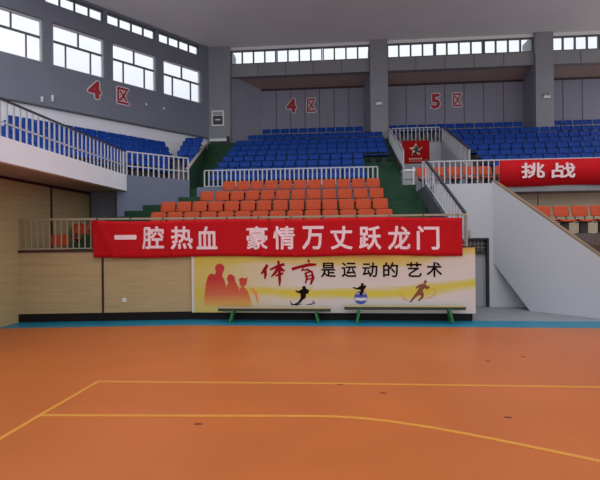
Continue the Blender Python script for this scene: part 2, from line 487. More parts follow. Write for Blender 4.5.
wn = 1
for a, b_ in spans:
    w_ = b_ - a
    window(wn, WM, a, b_, wz0, wz1, [(a + w_ * 0.5, wtr + 0.03, wz1 - 0.07, 0.06), (a + w_ * 0.26, wz0 + 0.07, wtr - 0.03, 0.05), (a + w_ * 0.74, wz0 + 0.07, wtr - 0.03, 0.05)],
           [wtr], 0.03, 0.15, 'frame_grey' if wn == 99 else 'frame_white'); wn += 1
for a, b_ in cl:
    window(wn, WM, a, b_, cz0, CE - 0.1, [(a + (b_ - a) * k / 4, cz0 + 0.05, CE - 0.15, 0.07) for k in (1, 2, 3)], [], 0.03, 0.15, 'frame_grey', 0.05); wn += 1

# ------------------------------------------------------------------ pillars, bays of the back wall, beams, clerestory, ceiling
BW = 23.6


def px_x(px, y): return at(px, 100, y).x


pil = [(px_x(207, PIL), px_x(230, PIL)), (px_x(370.5, PIL), px_x(388, PIL)), (px_x(536, PIL), px_x(554, PIL))]
pil.append((px_x(705, PIL), px_x(725, PIL)))
for i, (a, b_) in enumerate(pil):
    bm = NB(); box(bm, a, b_, PIL, BW + 0.2, 5.0, CE); struct('pillar_bay', bm, 'pillar')
beam_y = 22.5
bz0 = at(300, 74.3, beam_y).z; bzw = at(300, 88.2, BW).z; bz1 = at(300, 61.8, beam_y).z; wzt = at(300, 47.5, beam_y).z
CLZ = wzt
for i in range(3):
    a, b_ = pil[i][1], pil[i + 1][0]
    la = px_x(262, BW) if i == 0 else a + 0.12
    rb = (px_x(363.5, BW), b_ - 0.06, b_ - 0.1)[i]
    bm = NB(); box(bm, la - 0.05, rb + 0.05, BW, BW + 0.2, 5.0, bz1); struct('wall_back', bm, 'back_grey')
    bm = NB(); n = 7
    for k in range(1, n):
        xx = la + (rb - la) * k / n; box(bm, xx - 0.02, xx + 0.02, BW - 0.012, BW, 6.5, bzw)
    struct('trim_%d' % (6 + i), bm, 'joint_and_shade')
    bm = NB(); prism(bm, [(a, beam_y + 0.1, 5.0), (la, BW, 5.0), (la, BW + 0.15, 5.0), (a, BW + 0.15, 5.0)], (0, 0, bz1 - 5.0)); struct('wall_bay_side', bm, 'back_grey')
    bm = NB(); prism(bm, [(b_, beam_y + 0.1, 5.0), (rb, BW, 5.0), (rb, BW + 0.15, 5.0), (b_, BW + 0.15, 5.0)], (0, 0, bz1 - 5.0)); struct('wall_bay_side', bm, 'back_grey')
    bm = NB(); box(bm, a, b_, beam_y, beam_y + 0.35, bz0, bz1); struct('beam_bay', bm, 'beam')
    bm = NB(); prism(bm, [(a, beam_y + 0.35, bz0), (b_, beam_y + 0.35, bz0), (rb, BW, bzw), (la, BW, bzw)], (0, 0, 0.08)); struct('ceiling_bay', bm, 'soffit')
    bm = NB(); box(bm, la - 0.04, rb + 0.02, BW - 0.05, BW, bzw - 0.09, bzw); struct('trim_%d' % (20 + i), bm, 'seam')
    bm = NB(); m_ = 4
    for k in range(1, m_ + 1):
        xx = a + (b_ - a) * k / (m_ + 1); box(bm, xx - 0.015, xx + 0.015, beam_y - 0.008, beam_y, bz0, bz1)
    struct('trim_%d' % (10 + i), bm, 'joint_and_shade')
    # clerestory: modules of four panes
    nmod = 3 if i < 2 else 3
    mw = (b_ - a) / nmod
    for k in range(nmod):
        s0 = a + mw * k + 0.01; s1 = a + mw * (k + 1) - 0.01
        window(wn, None, s0, s1, bz1, wzt, [(s0 + (s1 - s0) * q / 4, bz1 + 0.04, wzt - 0.04, 0.08) for q in (1, 2, 3)], [], beam_y + 0.04, beam_y + 0.16, 'frame_grey', 0.06); wn += 1
bm = NB(); ca0 = wpt(-(PIL - 13.5) / WD.y, -0.25, CE); ca1 = wpt(0, -0.25, CE)
prism(bm, [(ca0.x, ca0.y, CE), (16, 13.5, CE), (16, beam_y + 0.3, CE), (ca1.x, beam_y + 0.3, CE), (ca1.x, ca1.y, CE)], (0, 0, 0.2)); struct('ceiling', bm, 'ceiling')
bm = NB(); box(bm, pil[0][1], pil[3][0], beam_y, beam_y + 0.2, wzt, CE); struct('trim_30', bm, 'ceiling')

# ------------------------------------------------------------------ right side: floor slab, vomitory, terraces, stair
SLB = 3.6
XE = 12.5
VX0, VX1, VY0, VY1 = 2.86, 5.35, 17.6, 21.95
xw = px_x(492, 12.9)
bm = NB()
prism(bm, [(2.92, 13.11, SLB), (xw + 0.06, 13.11, SLB), (xw + 0.06, 13.5, SLB), (XE, 13.5, SLB), (XE, 16.1, SLB), (VX1, 16.1, SLB), (VX1, VY1, SLB), (2.8, VY1, SLB), (2.8, 13.6, SLB), (2.92, 13.6, SLB)], (0, 0, -0.2))
struct('gallery_floor', bm, 'concrete', 'raised gallery floor of the right block')
# white wall with the passage door
dx0, dx1, dzt = px_x(456, 12.9), px_x(487.5, 12.9), at(478, 238, 12.9).z
bm = NB(); wall_grid(bm, 2.93, xw + 0.06, 0, SLB, 12.9, 13.1, [(dx0, dx1, -1, dzt)], None)
box(bm, xw + 0.06, 6.6, 12.9, 13.1, 0, 1.7)
struct('wall_right', bm, 'white_wall_b')
bm = NB(); dtr = at(478, 252.5, 12.9).z
box(bm, dx0, dx0 + 0.06, 12.93, 13.05, 0.004, dzt); box(bm, dx1 - 0.06, dx1, 12.88, 13.05, 0.004, dzt); box(bm, dx0 + 0.06, dx1 - 0.06, 12.93, 13.05, dzt - 0.06, dzt)
box(bm, dx0 + 0.06, dx1 - 0.06, 12.93, 13.05, dtr - 0.05, dtr + 0.03)
dr = struct('door_1', bm, 'black')
bm = NB(); box(bm, dx0 + 0.06, dx1 - 0.06, 13.0, 13.04, 0.01, dtr - 0.05); obj('door_leaf', bm, 'door_grey', dr)
bm = NB(); box(bm, dx0 + 0.06, dx1 - 0.06, 13.02, 13.04, dtr + 0.03, dzt - 0.06); obj('transom_panel', bm, 'parapet_dark', dr)
bm = NB()
for k in range(1, 7): xx = dx0 + 0.06 + (dx1 - dx0 - 0.12) * k / 7; box(bm, xx - 0.008, xx + 0.008, 12.98, 13.0, dtr + 0.03, dzt - 0.06)
for k in range(1, 3): zz = dtr + 0.03 + (dzt - 0.09 - dtr) * k / 3; box(bm, dx0 + 0.06, dx1 - 0.06, 12.965, 12.98, zz - 0.008, zz + 0.008)
obj('transom_grid', bm, 'grid', dr)
# beige wall under the hanging banner, and the seat platform in front of it
bm = NB(); box(bm, xw - 0.2, XE, 14.2, 14.4, 0.4, SLB - 0.2); struct('wall_beige', bm, 'beige')
xs = px_x(537, 14.2); bm = NB(); box(bm, xs - 0.012, xs + 0.012, 14.19, 14.2, 2.1, SLB - 0.2); struct('trim_31', bm, 'joint_and_shade')
# terraces of the right block
bm = NB(); bb = R_BLUE
for k, (yb, zt) in enumerate(bb):
    y0 = yb - 0.56 if k else 16.1; y1 = bb[k + 1][0] - 0.56 if k + 1 < len(bb) else BW
    x0 = VX1 + 0.14
    if k == len(bb) - 1: x0 = AR + 0.02
    box(bm, x0, XE, y0, y1, zt - SH - 0.75, zt - SH)
struct('right_terrace', bm, 'brown_step', 'brown stepped terrace of the right block')


def zslope(y, y0, z0, y1, z1): return z0 + (z1 - z0) * (y - y0) / (y1 - y0)


# vomitory walls
zl0, zl1 = 4.80, 6.82
bm = NB(); prism(bm, [(AR, VY0, 3.0), (AR, VY1, 3.0), (AR, VY1, zl1), (AR, VY0, zl0)], (0.12, 0, 0)); struct('wall_passage_left', bm, 'parapet_dark')
bm = NB(); prism(bm, [(VX1, VY0, 3.0), (VX1, VY1, 3.0), (VX1, VY1, zl1), (VX1, VY0, zl0)], (0.12, 0, 0)); struct('wall_passage_right', bm, 'white_wall_b')
bm = NB(); box(bm, AR + 0.13, VX1 - 0.005, VY1 + 0.0, VY1 + 0.12, 3.41, zl1); struct('wall_passage_back', bm, 'white_wall_b')
# parapet at the right of the lower aisle, under the stair rail
pa, pb = Vector((3.2, 10.86)), Vector((2.82, 13.55))
pn = Vector((0.985, 0.14)) * 0.12
bm = NB()
prism(bm, [(pa.x - 0.06, pa.y, 0.9), (pb.x - 0.06, pb.y, 0.9), (pb.x - 0.06, pb.y, 3.66), (pa.x - 0.06, pa.y, 1.86)], (0.12, 0.0, 0))
struct('parapet_aisle', bm, 'parapet_dark')
bm = NB(); prism(bm, [(AR + 0.02, FW + 0.16, 0.9), (3.13, FW + 0.16, 0.9), (2.76, 13.5, 0.9), (AR + 0.02, 13.5, 0.9)], (0, 0, 1.0)); struct('stand_edge', bm, 'parapet_dark')
bm = NB(); box(bm, AR + 0.01, AR + 0.04, 13.56, 16.05, 1.9, SLB); struct('gallery_end', bm, 'parapet_dark')
# stair mass at the right
ca, sa = math.cos(YAW), math.sin(YAW)


def camxy(X, Y): return Vector((X * ca - Y * sa, X * sa + Y * ca))


q0, q1 = camxy(5.6, 12.5), camxy(6.87, 11.05); qd = (q1 - q0).normalized(); qn = Vector((-qd.y, qd.x))


def sp(t, z, n=0.0): return (q0.x + qd.x * t + qn.x * n, q0.y + qd.y * t + qn.y * n, z)


def stz(px, py):
    n3 = Vector((qn.x, qn.y, 0)); p = on_plane(px, py, Vector((q0.x, q0.y, 0)), n3)
    return (Vector((p.x, p.y)) - q0).dot(qd), p.z


tA, zA = stz(497, 185); tB, zB = stz(566, 233.5); g = (zB - zA) / (tB - tA)
tC, zC = stz(492.5, 262); tD, zD = stz(530, 308)
T1 = 3.0
bm = NB(); prism(bm, [sp(0, zA - g * tA), sp(T1, zA + g * (T1 - tA)), sp(T1, 0.004), sp(tD, 0.004), sp(0, zC)], (qn.x * 0.3, qn.y * 0.3, 0)); struct('stair_side', bm, 'white_wall_b', 'white sloping side of the stair at the right')
bm = NB(); prism(bm, [sp(0.05, zA + g * (0.05 - tA), 0.02), sp(T1, zA + g * (T1 - tA), 0.02), sp(T1, zA + g * (T1 - tA) + 0.06, 0.02), sp(0.05, zA + g * (0.05 - tA) + 0.06, 0.02)], (qn.x * 0.26, qn.y * 0.26, 0)); struct('trim_32', bm, 'nosing')
bm = NB(); e0 = sp(0.9, 0, 0.34); e1 = sp(4.2, 0, 0.34)
prism(bm, [(e0[0], e0[1], 2.1), (e1[0], e1[1], 2.1), (XE, e1[1], 2.1), (XE, 14.19, 2.1), (e0[0], 14.19, 2.1)], (0, 0, -0.3)); struct('side_platform', bm, 'brown_step', 'seat platform behind the sloping stair')


# ------------------------------------------------------------------ seats
def seat_proto(name, label, cat, shell, brk, lo):
    root = thing(name, label, cat)
    hw, nx = (0.214 if lo < 0.5 else 0.221), 6

    def sheet(prof, th, dish):
        b = NB(); rows = []
        for (y, z, ws, rr) in prof:
            r = []
            for i in range(nx + 1):
                u = -1 + 2 * i / nx
                r.append((u * hw * ws, y, z, u, rr))
            rows.append(r)
        F, K = [], []
        for r in rows:
            f, k = [], []
            for (x, y, z, u, rr) in r:
                dy, dz = dish(u)
                cut = rr * max(0.0, abs(u) - 0.6) / 0.4
                f.append(b.verts.new((x, y + dy, z + dz - cut))); k.append(b.verts.new((x, y + dy + th[0], z + dz + th[1] - cut)))
            F.append(f); K.append(k)
        for j in range(len(rows) - 1):
            for i in range(nx):
                b.faces.new((F[j][i], F[j][i + 1], F[j + 1][i + 1], F[j + 1][i])); b.faces.new((K[j + 1][i], K[j + 1][i + 1], K[j][i + 1], K[j][i]))
            b.faces.new((F[j][0], F[j + 1][0], K[j + 1][0], K[j][0])); b.faces.new((F[j + 1][nx], F[j][nx], K[j][nx], K[j + 1][nx]))
        for i in range(nx):
            b.faces.new((F[0][i], K[0][i], K[0][i + 1], F[0][i + 1])); b.faces.new((F[-1][i], F[-1][i + 1], K[-1][i + 1], K[-1][i]))
        return b
    back = [(-0.078 + 0.28 * (lo - 0.488), lo, 0.99, -0.008), (-0.075 + 0.28 * (lo - 0.488), lo + 0.022, 1.0, 0), (-0.047, 0.63, 1.0, 0), (-0.03, 0.69, 0.99, 0), (-0.008, 0.765, 0.97, 0), (0.006, 0.795, 0.95, 0.012)]
    obj('backrest', sheet(back, (0.022, 0.004), lambda u: (-0.028 * u * u, 0)), shell, root, True)
    pan = [(-0.44, 0.335, 0.96, 0), (-0.445, 0.365, 1.0, 0), (-0.42, 0.38, 1.0, 0), (-0.33, 0.372, 1.0, 0), (-0.2, 0.36, 0.98, 0), (-0.09, 0.375, 0.95, 0)]
    obj('seat', sheet(pan, (0.012, -0.02), lambda u: (0, 0.03 * u * u)), shell, root, True)
    b = NB(); box(b, -0.15, 0.15, -0.33, -0.17, 0.0, 0.02); box(b, -0.10, 0.10, -0.29, -0.21, 0.02, 0.31); box(b, -0.16, 0.16, -0.38, -0.12, 0.31, 0.335)
    for sx in (-0.13, 0.13): bar(b, (sx, -0.11, 0.36), (sx, -0.035, 0.60), 0.03, 0.02)
    obj('bracket', b, brk, root)
    return root


protos = {'blue': seat_proto('stadium_seat', 'x', 'seat', 'seat_blue', 'seat_dark', 0.548), 'orange': seat_proto('stadium_seat', 'x', 'seat', 'seat_orange', 'bracket_dark', 0.488)}
used = {'blue': False, 'orange': False}
SEATS = {'blue': 0, 'orange': 0}


def seat(colour, loc, rz, label, group):
    SEATS[colour] += 1
    if not used[colour]:
        o = protos[colour]; used[colour] = True
        o.location = loc; o.rotation_euler = (0, 0, rz); o['label'] = label; o['group'] = group
        return o
    return dup(protos[colour], loc, rz, label, group)


# four orange rows of the centre stand
ROWN = ['front row above long red banner', 'second row above long red banner', 'third row above long red banner',
        'top row just below middle railing']
SPC = 0.465
o_left = [149.5, 160, 199.5, 221.5]; o_right = 393
for k, (yb, zt) in enumerate(R_ORANGE):
    xr = (1.56, 1.545, 1.52, 1.5)[k]; xl = px_x(o_left[k], yb); n = int(round((xr - xl) / SPC)); st = (xr - xl) / n
    for i in range(n):
        seat('orange', (xl + st * (i + 0.5), yb, zt - SH), 0, 'orange seat, %s from left in %s' % (ORD[i], ROWN[k]), 'orange seats of the centre stand')
# blue rows of the centre stand
BN = ['first row behind middle railing', 'second row behind middle railing', 'third row behind middle railing', 'fourth row behind middle railing',
      'fifth row behind middle railing', 'sixth row behind middle railing', 'seventh row behind middle railing',
      'second highest row of centre stand', 'highest row of centre stand']
b_left = [209, 213, 217, 222, 227, 231, 236, 248, 262]
b_right = [1.27, 1.27, 1.27, 1.3, 2.45, 2.45, 2.45, 2.45, px_x(363, 22.65)]
for k, (yb, zt) in enumerate(R_BLUE):
    xl = px_x(b_left[k], yb); xr = b_right[k]; n = int(round((xr - xl) / SPC))
    st = (xr - xl) / n
    for i in range(n):
        seat('blue', (xl + st * (i + 0.5), yb, zt - SH), 0, 'blue seat, %s from left in %s' % (ORD[i], BN[k]), 'blue seats of the centre stand')
# blue rows of the right block
RN = ['lowest row of right block', 'second row of right block', 'third row of right block', 'fourth row of right block',
      'fifth row of right block', 'sixth row of right block', 'seventh row of right block', 'second highest row of right block', 'highest row of right block']
SP2 = 0.48
for k, (yb, zt) in enumerate(R_BLUE):
    xl = 6.2 - 0.085 * k; xr = at(604, 130, yb).x
    if k == 8: xl = pil[1][1] + 0.05
    n = int((xr - xl) / SP2) + 1; j = 0
    for i in range(n):
        xc = xl + SP2 * (i + 0.5 + 0.22 * (k % 2))
        if k == 8 and pil[2][0] - 0.5 < xc < pil[2][1] + 0.22: continue
        seat('blue', (xc, yb, zt - SH), 0, 'blue seat, %s from left in %s' % (ORD[j], RN[k]), 'blue seats of the right block'); j += 1
# orange seats on the right gallery and on the side platform
for i in range(19):
    xc = at(415, 175, 14.7).x + 0.5 * (i + 0.5)
    if xc > 5.75: break
    seat('orange', (xc, 14.7, SLB), 0, 'orange seat, %s from left behind white railing of right gallery' % ORD[i], 'orange seats of the right gallery')
xl = at(533, 210, 12.7).x
for i in range(4):
    seat('orange', (xl + 0.5 * (i + 0.5), 12.75, 2.1), 0, 'orange seat, %s from left beyond the sloping stair wall' % ORD[i], 'orange seats below the short red banner')
# left block
MAIN_L = []
LN = ['highest row of left block', 'second highest row of left block', 'third highest row of left block', 'fourth highest row of left block', 'lowest row of left block']
rz = math.atan2(WD.y, WD.x)
SP3 = 0.45
for k, (n, zt) in enumerate(L_ROWS):
    s = s_end[k] - SP3 / 2; j = 0
    while True:
        p = wpt(s, n, zt - SH)
        v = CAMR.to_3x3().transposed() @ (p + Vector((0, 0, 0.6)) - EYE)
        if v.x / -v.z * FOC + 300 < 0: break
        MAIN_L.append(Vector(p)); seat('blue', p, rz, 'blue seat, %s from small aisle in %s' % (ORD[j], LN[k]), 'blue seats of the left block')
        s -= SP3; j += 1
GN = ['highest row', 'second highest row', 'third highest row', 'fourth highest row', 'lowest row']
for k, ((yb, zt), xl) in enumerate(zip(G2, g2_left)):
    xr = edge_x(yb) - 0.06; n = max(2, int((xr - xl) / 0.44 + 0.75))
    xs_ = [xr - 0.456 * (n - i - 0.5) for i in range(n)]
    xs_ = [x for x in xs_ if min((Vector((x, yb)) - q.xy).length for q in MAIN_L) > 0.7]
    for i, x in enumerate(xs_):
        seat('blue', (x, yb, zt - SH), 0, 'blue seat, %s from left in %s beside green left aisle' % (ORD[i], GN[k]), 'blue seats beside the left aisle')
# two odd orange seats on the left walkway
seat('orange', at(82, 240, 12.3).xy.to_3d() + Vector((0, 0, PLAT)), 0.35, 'orange seat standing against the wood panel wall behind the front railing', 'loose orange seats')
lo = thing('stadium_seat', 'low orange seat shell on the walkway floor behind the left railing, near the panel seam', 'seat', at(60.5, 245, 10.98).xy.to_3d() + Vector((0, 0, PLAT - 0.34)), 0.3, 'loose orange seats')
for ch in protos['orange'].children:
    if ch.name.startswith('bracket'): continue
    c = ch.copy(); COL.objects.link(c); c.parent = lo
print('SEATS', SEATS)


# ------------------------------------------------------------------ railings
def railing(label, pts, h, spacing, bm_='rail_white', tm='rail_white', low=0.08, bw=0.036, tw=0.038, skip=None, posts=True, group='railings', bal0=None):
    bal0 = low if bal0 is None else bal0
    pts = [Vector(p) for p in pts]
    root = thing('railing', label, 'railing', pts[0]); o0 = pts[0]
    up = Vector((0, 0, 1))
    b = NB()
    for a, c in zip(pts, pts[1:]): bar(b, a - o0 + up * h, c - o0 + up * h, tw, tw)
    obj('top_rail', b, tm, root)
    b = NB()
    for a, c in zip(pts, pts[1:]): bar(b, a - o0 + up * low, c - o0 + up * low, 0.03, 0.03)
    obj('bottom_rail', b, bm_, root)
    b = NB(); box(b, -bw / 2, bw / 2, -0.012, 0.012, bal0, h - tw / 2); bal = obj('baluster', b, bm_, root); first = True
    b = NB(); box(b, -0.022, 0.022, -0.022, 0.022, 0, h - tw / 2); post = obj('post', b, bm_, root); fp = True
    nb = 0
    for a, c in zip(pts, pts[1:]):
        L = (c - a).length; n = max(1, int(round(L / spacing))); rzz = math.atan2((c - a).y, (c - a).x)
        for i in range(n + 1):
            p = a.lerp(c, i / n)
            ispost = posts and i in (0, n)
            if skip and skip(p): continue
            if ispost:
                if i == 0 and a is not pts[0]: continue
                q = post if fp else post.copy(); fp2 = fp; fp = False
                if not fp2: COL.objects.link(q)
            else:
                q = bal if first else bal.copy(); f2 = first; first = False
                if not f2: COL.objects.link(q)
                nb += 1
            q.parent = root; q.location = p - o0; q.rotation_euler = (0, 0, rzz)
    return root


T = TOP + 0.05
xb = at(93, 240, 10.45).x
fl = [(LX + 1.5, front_y(LX + 1.5) + 0.03, T), (BEND, FW + 0.03, T), (3.2, FW + 0.03, T)]
railing('long front railing above the wood panel wall, carrying the long red banner', fl, 0.78, 0.145, 'rail_tan', 'rail_tan', 0.04, 0.025, 0.05, skip=lambda p: p.x > xb + 0.3 and (abs(p.x - BEND) > .05) and p.x < 3.1 or p.x < -8.9)
zt_ = at(290, 167, 14.9).z
zf = R_BLUE[0][1] - SH
railing('white middle railing between the orange rows and the blue rows', [(at(204.5, 170, 14.9).x, 14.9, zf), (at(377.5, 170, 14.9).x, 14.9, zf)], zt_ - zf - 0.06, 0.158, low=0.1, bw=0.046)
railing('white balcony railing of the left block, running back beside the wood panel recess', [(-6.65, 6.6, FLR), (-6.65, 13.16, FLR)], 0.76, 0.185, 'rail_white', 'rail_dark', 0.3, 0.034, 0.045, bal0=0.0)
a_, c_ = Vector((-6.62, 13.3, FLR)), Vector((-5.07, 14.66, FLR))
railing('short white balcony railing of the left block above the blue grey wall', [a_, c_], 0.76, 0.17, low=0.3, bw=0.042, bal0=0.0)
railing('dark capped railing sloping down the right side of the right aisle', [(3.2, 10.84, 1.87), (2.82, 13.5, 3.66)], 0.76, 0.21, 'rail_white', 'rail_dark', 0.06, 0.03, 0.06)
railing('white railing at the front of the right gallery, carrying the short red banner', [(2.75, 13.62, SLB), (XE, 13.62, SLB)], 0.79, 0.165, low=0.06, bw=0.035, skip=lambda p: 5.15 < p.x < XE - 0.1)
railing('sloping railing on the left side of the sunken passage', [(AR + 0.06, VY0 + 0.06, zl0 + 0.02), (AR + 0.06, VY1, zl1)], 0.76, 0.2, 'rail_white', 'rail_white', 0.06, 0.045, 0.05)
railing('white railing across the back of the sunken passage, carrying the red star poster', [(AR + 0.2, VY1 + 0.06, zl1), (VX1 - 0.06, VY1 + 0.06, zl1)], 0.76, 0.2, low=0.06, bw=0.045)
railing('sloping railing on the right side of the sunken passage', [(VX1 + 0.06, VY0 + 0.06, zl0 + 0.02), (VX1 + 0.06, VY1, zl1)], 0.76, 0.2, 'rail_white', 'rail_dark', 0.06, 0.05, 0.05)


# ------------------------------------------------------------------ writing
def glyph_bm(ch, w, h, bold=0.0, depth=0.006):
    """one character as a solid, scaled to w by h and centred; x right, z up, front towards -y; bold thickens the strokes (metres)"""
    cu = bpy.data.curves.new('glyph', 'FONT'); cu.body = ch; cu.resolution_u = 2
    o = bpy.data.objects.new('glyph', cu); COL.objects.link(o)
    bpy.context.view_layer.update()
    me = bpy.data.meshes.new_from_object(o.evaluated_get(bpy.context.evaluated_depsgraph_get()))
    bpy.data.objects.remove(o); bpy.data.curves.remove(cu)
    b = NB(); b.from_mesh(me); bpy.data.meshes.remove(me)
    xs = [v.co.x for v in b.verts]; ys = [v.co.y for v in b.verts]
    cx, cy = (min(xs) + max(xs)) / 2, (min(ys) + max(ys)) / 2
    sx = (w - 2 * bold) / (max(xs) - min(xs)); sy = (h - 2 * bold) / (max(ys) - min(ys)) if h else sx
    for v in b.verts: v.co = Vector(((v.co.x - cx) * sx, 0, (v.co.y - cy) * sy))
    r = bmesh.ops.extrude_face_region(b, geom=list(b.faces))
    bmesh.ops.translate(b, vec=(0, -depth, 0), verts=[e for e in r['geom'] if isinstance(e, bmesh.types.BMVert)])
    if bold:
        src = list(b.verts) + list(b.edges) + list(b.faces)
        base = list(b.verts); k8 = 8
        for k in range(k8):
            d = bmesh.ops.duplicate(b, geom=src)
            bmesh.ops.translate(b, vec=(bold * math.cos(6.2832 * k / k8), -0.00005 * (k + 1), bold * math.sin(6.2832 * k / k8)), verts=[e for e in d['geom'] if isinstance(e, bmesh.types.BMVert)])
    return b


def slice_x(b, step, ax=0):
    xs = [v.co[ax] for v in b.verts]; x = min(xs) + step; no = (1, 0, 0) if ax == 0 else (0, 0, 1)
    while x < max(xs):
        bmesh.ops.bisect_plane(b, geom=list(b.verts) + list(b.edges) + list(b.faces), plane_co=(x, 0, 0) if ax == 0 else (0, 0, x), plane_no=no); x += step


# the long red banner, slightly creased
BX0, BX1, BZ0, BZ1 = at(91.3, 240, 10.33).x, at(462.5, 240, FW - 0.1).x, 1.6, 2.53


def crease(x, z):
    w = 0.004 * math.sin(5.1 * x + 2 * z) + 0.004 * math.sin(2.3 * x - 3.5 * z)
    for x0, a, sl in ((-4.72, 0.022, 0.1), (-4.15, 0.022, -0.25), (-2.0, 0.012, -0.5), (-1.3, 0.014, -0.7), (-0.4, 0.012, 0.5), (1.75, 0.014, -0.4), (2.75, 0.016, 0.6), (-5.7, 0.02, -0.5)):
        w += a * math.exp(-((x - x0 - sl * (z - 2.05)) / 0.06) ** 2)
    return 1.5 * w


def banner_y(x, z): return front_y(x) - 0.085 - crease(x, z)


bn = thing('banner', 'long red cloth banner with eleven pale characters hung along the front railing', 'banner', (0, 0, 0), 0, 'red cloth banners')
b = NB(); nx, nz = 150, 10; G = []
for j in range(nz + 1):
    row = []
    for i in range(nx + 1):
        x = BX0 + (BX1 - BX0) * i / nx; t = j / nz; x += 0.05 * (1 - t) * (1 if i == 0 else 0)
        z = BZ0 + 0.018 * math.sin(1.7 * x) + (BZ1 - BZ0) * t - (0.012 * abs(math.sin(x * 2.6)) if j == nz else 0)
        row.append((b.verts.new((x, banner_y(x, z), z)), b.verts.new((x, banner_y(x, z) + 0.006, z))))
    G.append(row)
for j in range(nz):
    for i in range(nx):
        b.faces.new((G[j][i][0], G[j][i + 1][0], G[j + 1][i + 1][0], G[j + 1][i][0])); b.faces.new((G[j + 1][i][1], G[j + 1][i + 1][1], G[j][i + 1][1], G[j][i][1]))
for i in range(nx):
    for j in (0, nz): b.faces.new((G[j][i][0], G[j][i][1], G[j][i + 1][1], G[j][i + 1][0]))
for j in range(nz):
    for i in (0, nx): b.faces.new((G[j][i][0], G[j + 1][i][0], G[j + 1][i][1], G[j][i][1]))
obj('cloth', b, 'banner_red', bn, True)
for ch, px in zip('一腔热血豪情万丈跃龙门', (126, 152.3, 180, 207, 257, 284, 313, 341.5, 370, 399, 428)):
    x0 = at(px, 238, FW - 0.08 if px > 190 else 10.45).x; zc = at(px, 237.8, FW).z + (0.01 if px < 130 else 0)
    b = glyph_bm(ch, 0.54, None if ch == '一' else 0.58, 0.013, 0.004)
    if ch == '一':
        for v in b.verts: v.co.z *= 1.6
    slice_x(b, 0.04); slice_x(b, 0.06, 2)
    for v in b.verts:
        X, Z = v.co.x + x0, v.co.z + zc
        v.co = Vector((X, banner_y(X, Z) - 0.002 + v.co.y, Z))
    obj('character', b, 'letter_pink', bn)
for k in range(12):
    x = BX0 + 0.1 + (BX1 - BX0 - 0.2) * k / 11; b = NB(); bar(b, (x, banner_y(x, 2.5) - 0.008, 2.5), (x + 0.02, front_y(x) - 0.005, 2.6), 0.02, 0.012); obj('tie', b, 'black', bn)

# the short red banner at the right
b2 = thing('banner', 'red cloth banner with two pale characters hung on the right gallery railing', 'banner', (0, 0, 0), 0, 'red cloth banners')
y2 = 13.44; x0, x1 = at(499.5, 170, y2).x, XE - 0.4; z0, z1 = at(530, 185.8, y2).z, at(530, 159.8, y2).z
b = NB(); n = 60
fr = []
for i in range(n + 1):
    x = x0 + (x1 - x0) * i / n; d = 0.012 * math.sin(3 * x)
    fr.append([b.verts.new((x, y2 + d + (0.03 * math.sin(z * 4)), z)) for z in (z0 + 0.015 * math.sin(2 * x), (z0 + z1) / 2, z1)])
for i in range(n):
    for j in range(2): b.faces.new((fr[i][j], fr[i + 1][j], fr[i + 1][j + 1], fr[i][j + 1]))
r = bmesh.ops.extrude_face_region(b, geom=list(b.faces)); bmesh.ops.translate(b, vec=(0, 0.008, 0), verts=[e for e in r['geom'] if isinstance(e, bmesh.types.BMVert)])
obj('cloth', b, 'banner_red', b2, True)
for ch, px in (('挑', 533), ('战', 563.5)):
    p = at(px, 170.3, y2 - 0.05); g_ = glyph_bm(ch, 0.68, 0.46, 0.014, 0.005)
    bmesh.ops.translate(g_, vec=(p.x, y2 - 0.052, p.z), verts=g_.verts); obj('character', g_, 'letter_pink', b2)
b = NB()
for k in range(6):
    x = x0 + 0.1 + (x1 - x0 - 0.2) * k / 5; bar(b, (x, y2 - 0.02, z1 - 0.01), (x, 13.57, z1 + 0.03), 0.02, 0.012)
obj('tie', b, 'rail_white', b2)

# ------------------------------------------------------------------ printed mural board on the front wall
MY = FW - 0.05
MX0, MX1 = at(193, 290, MY).x, at(475.5, 290, MY).x; MZ0, MZ1 = 0.19, at(475, 247.5, MY).z
mu = thing('mural_board', 'wide printed sports mural with yellow swooshes under the long red banner', 'mural', (0, 0, 0))
bm = NB(); box(bm, MX0, MX1, MY, FW - 0.022, MZ0, MZ1); obj('panel', bm, 'swoosh', mu)
bm = NB(); box(bm, MX0 - 0.03, MX0 + 0.03, MY - 0.004, MY, MZ0, MZ1 - 0.02); obj('border', bm, 'print_white', mu)


def mpt(px, py): return at(px, py, MY)


def flat(name, polys, m, parent=None, lift=0.004):
    b = NB()
    for k, poly in enumerate(polys):
        prism(b, [Vector((p.x, MY - 0.0005, p.z)) for p in (mpt(*q) for q in poly)], (0, -lift - 0.0003 * k, 0))
    return obj(name, b, m, parent or mu)


def ribbon(strokes):
    """strokes of [(px, py, width)] as polygons in photo coordinates"""
    out = []
    for st in strokes:
        L, R = [], []
        for i, (x, y, w) in enumerate(st):
            a, c = st[max(0, i - 1)], st[min(len(st) - 1, i + 1)]; d = Vector((c[0] - a[0], c[1] - a[1])).normalized()
            L.append((x - d.y * w * 0.56, y + d.x * w * 0.56)); R.append((x + d.y * w * 0.56, y - d.x * w * 0.56))
        for i in range(len(st) - 1): out.append([L[i], L[i + 1], R[i + 1], R[i]])
    return out


def disc(cx, cy, r, n=14, ry=None): return [(cx + r * math.cos(6.2832 * k / n), cy + (ry or r) * math.sin(6.2832 * k / n)) for k in range(n)]


def z6(pts): return [(240 + x / 6.667, 250 + y / 6.667, w) for x, y, w in pts]


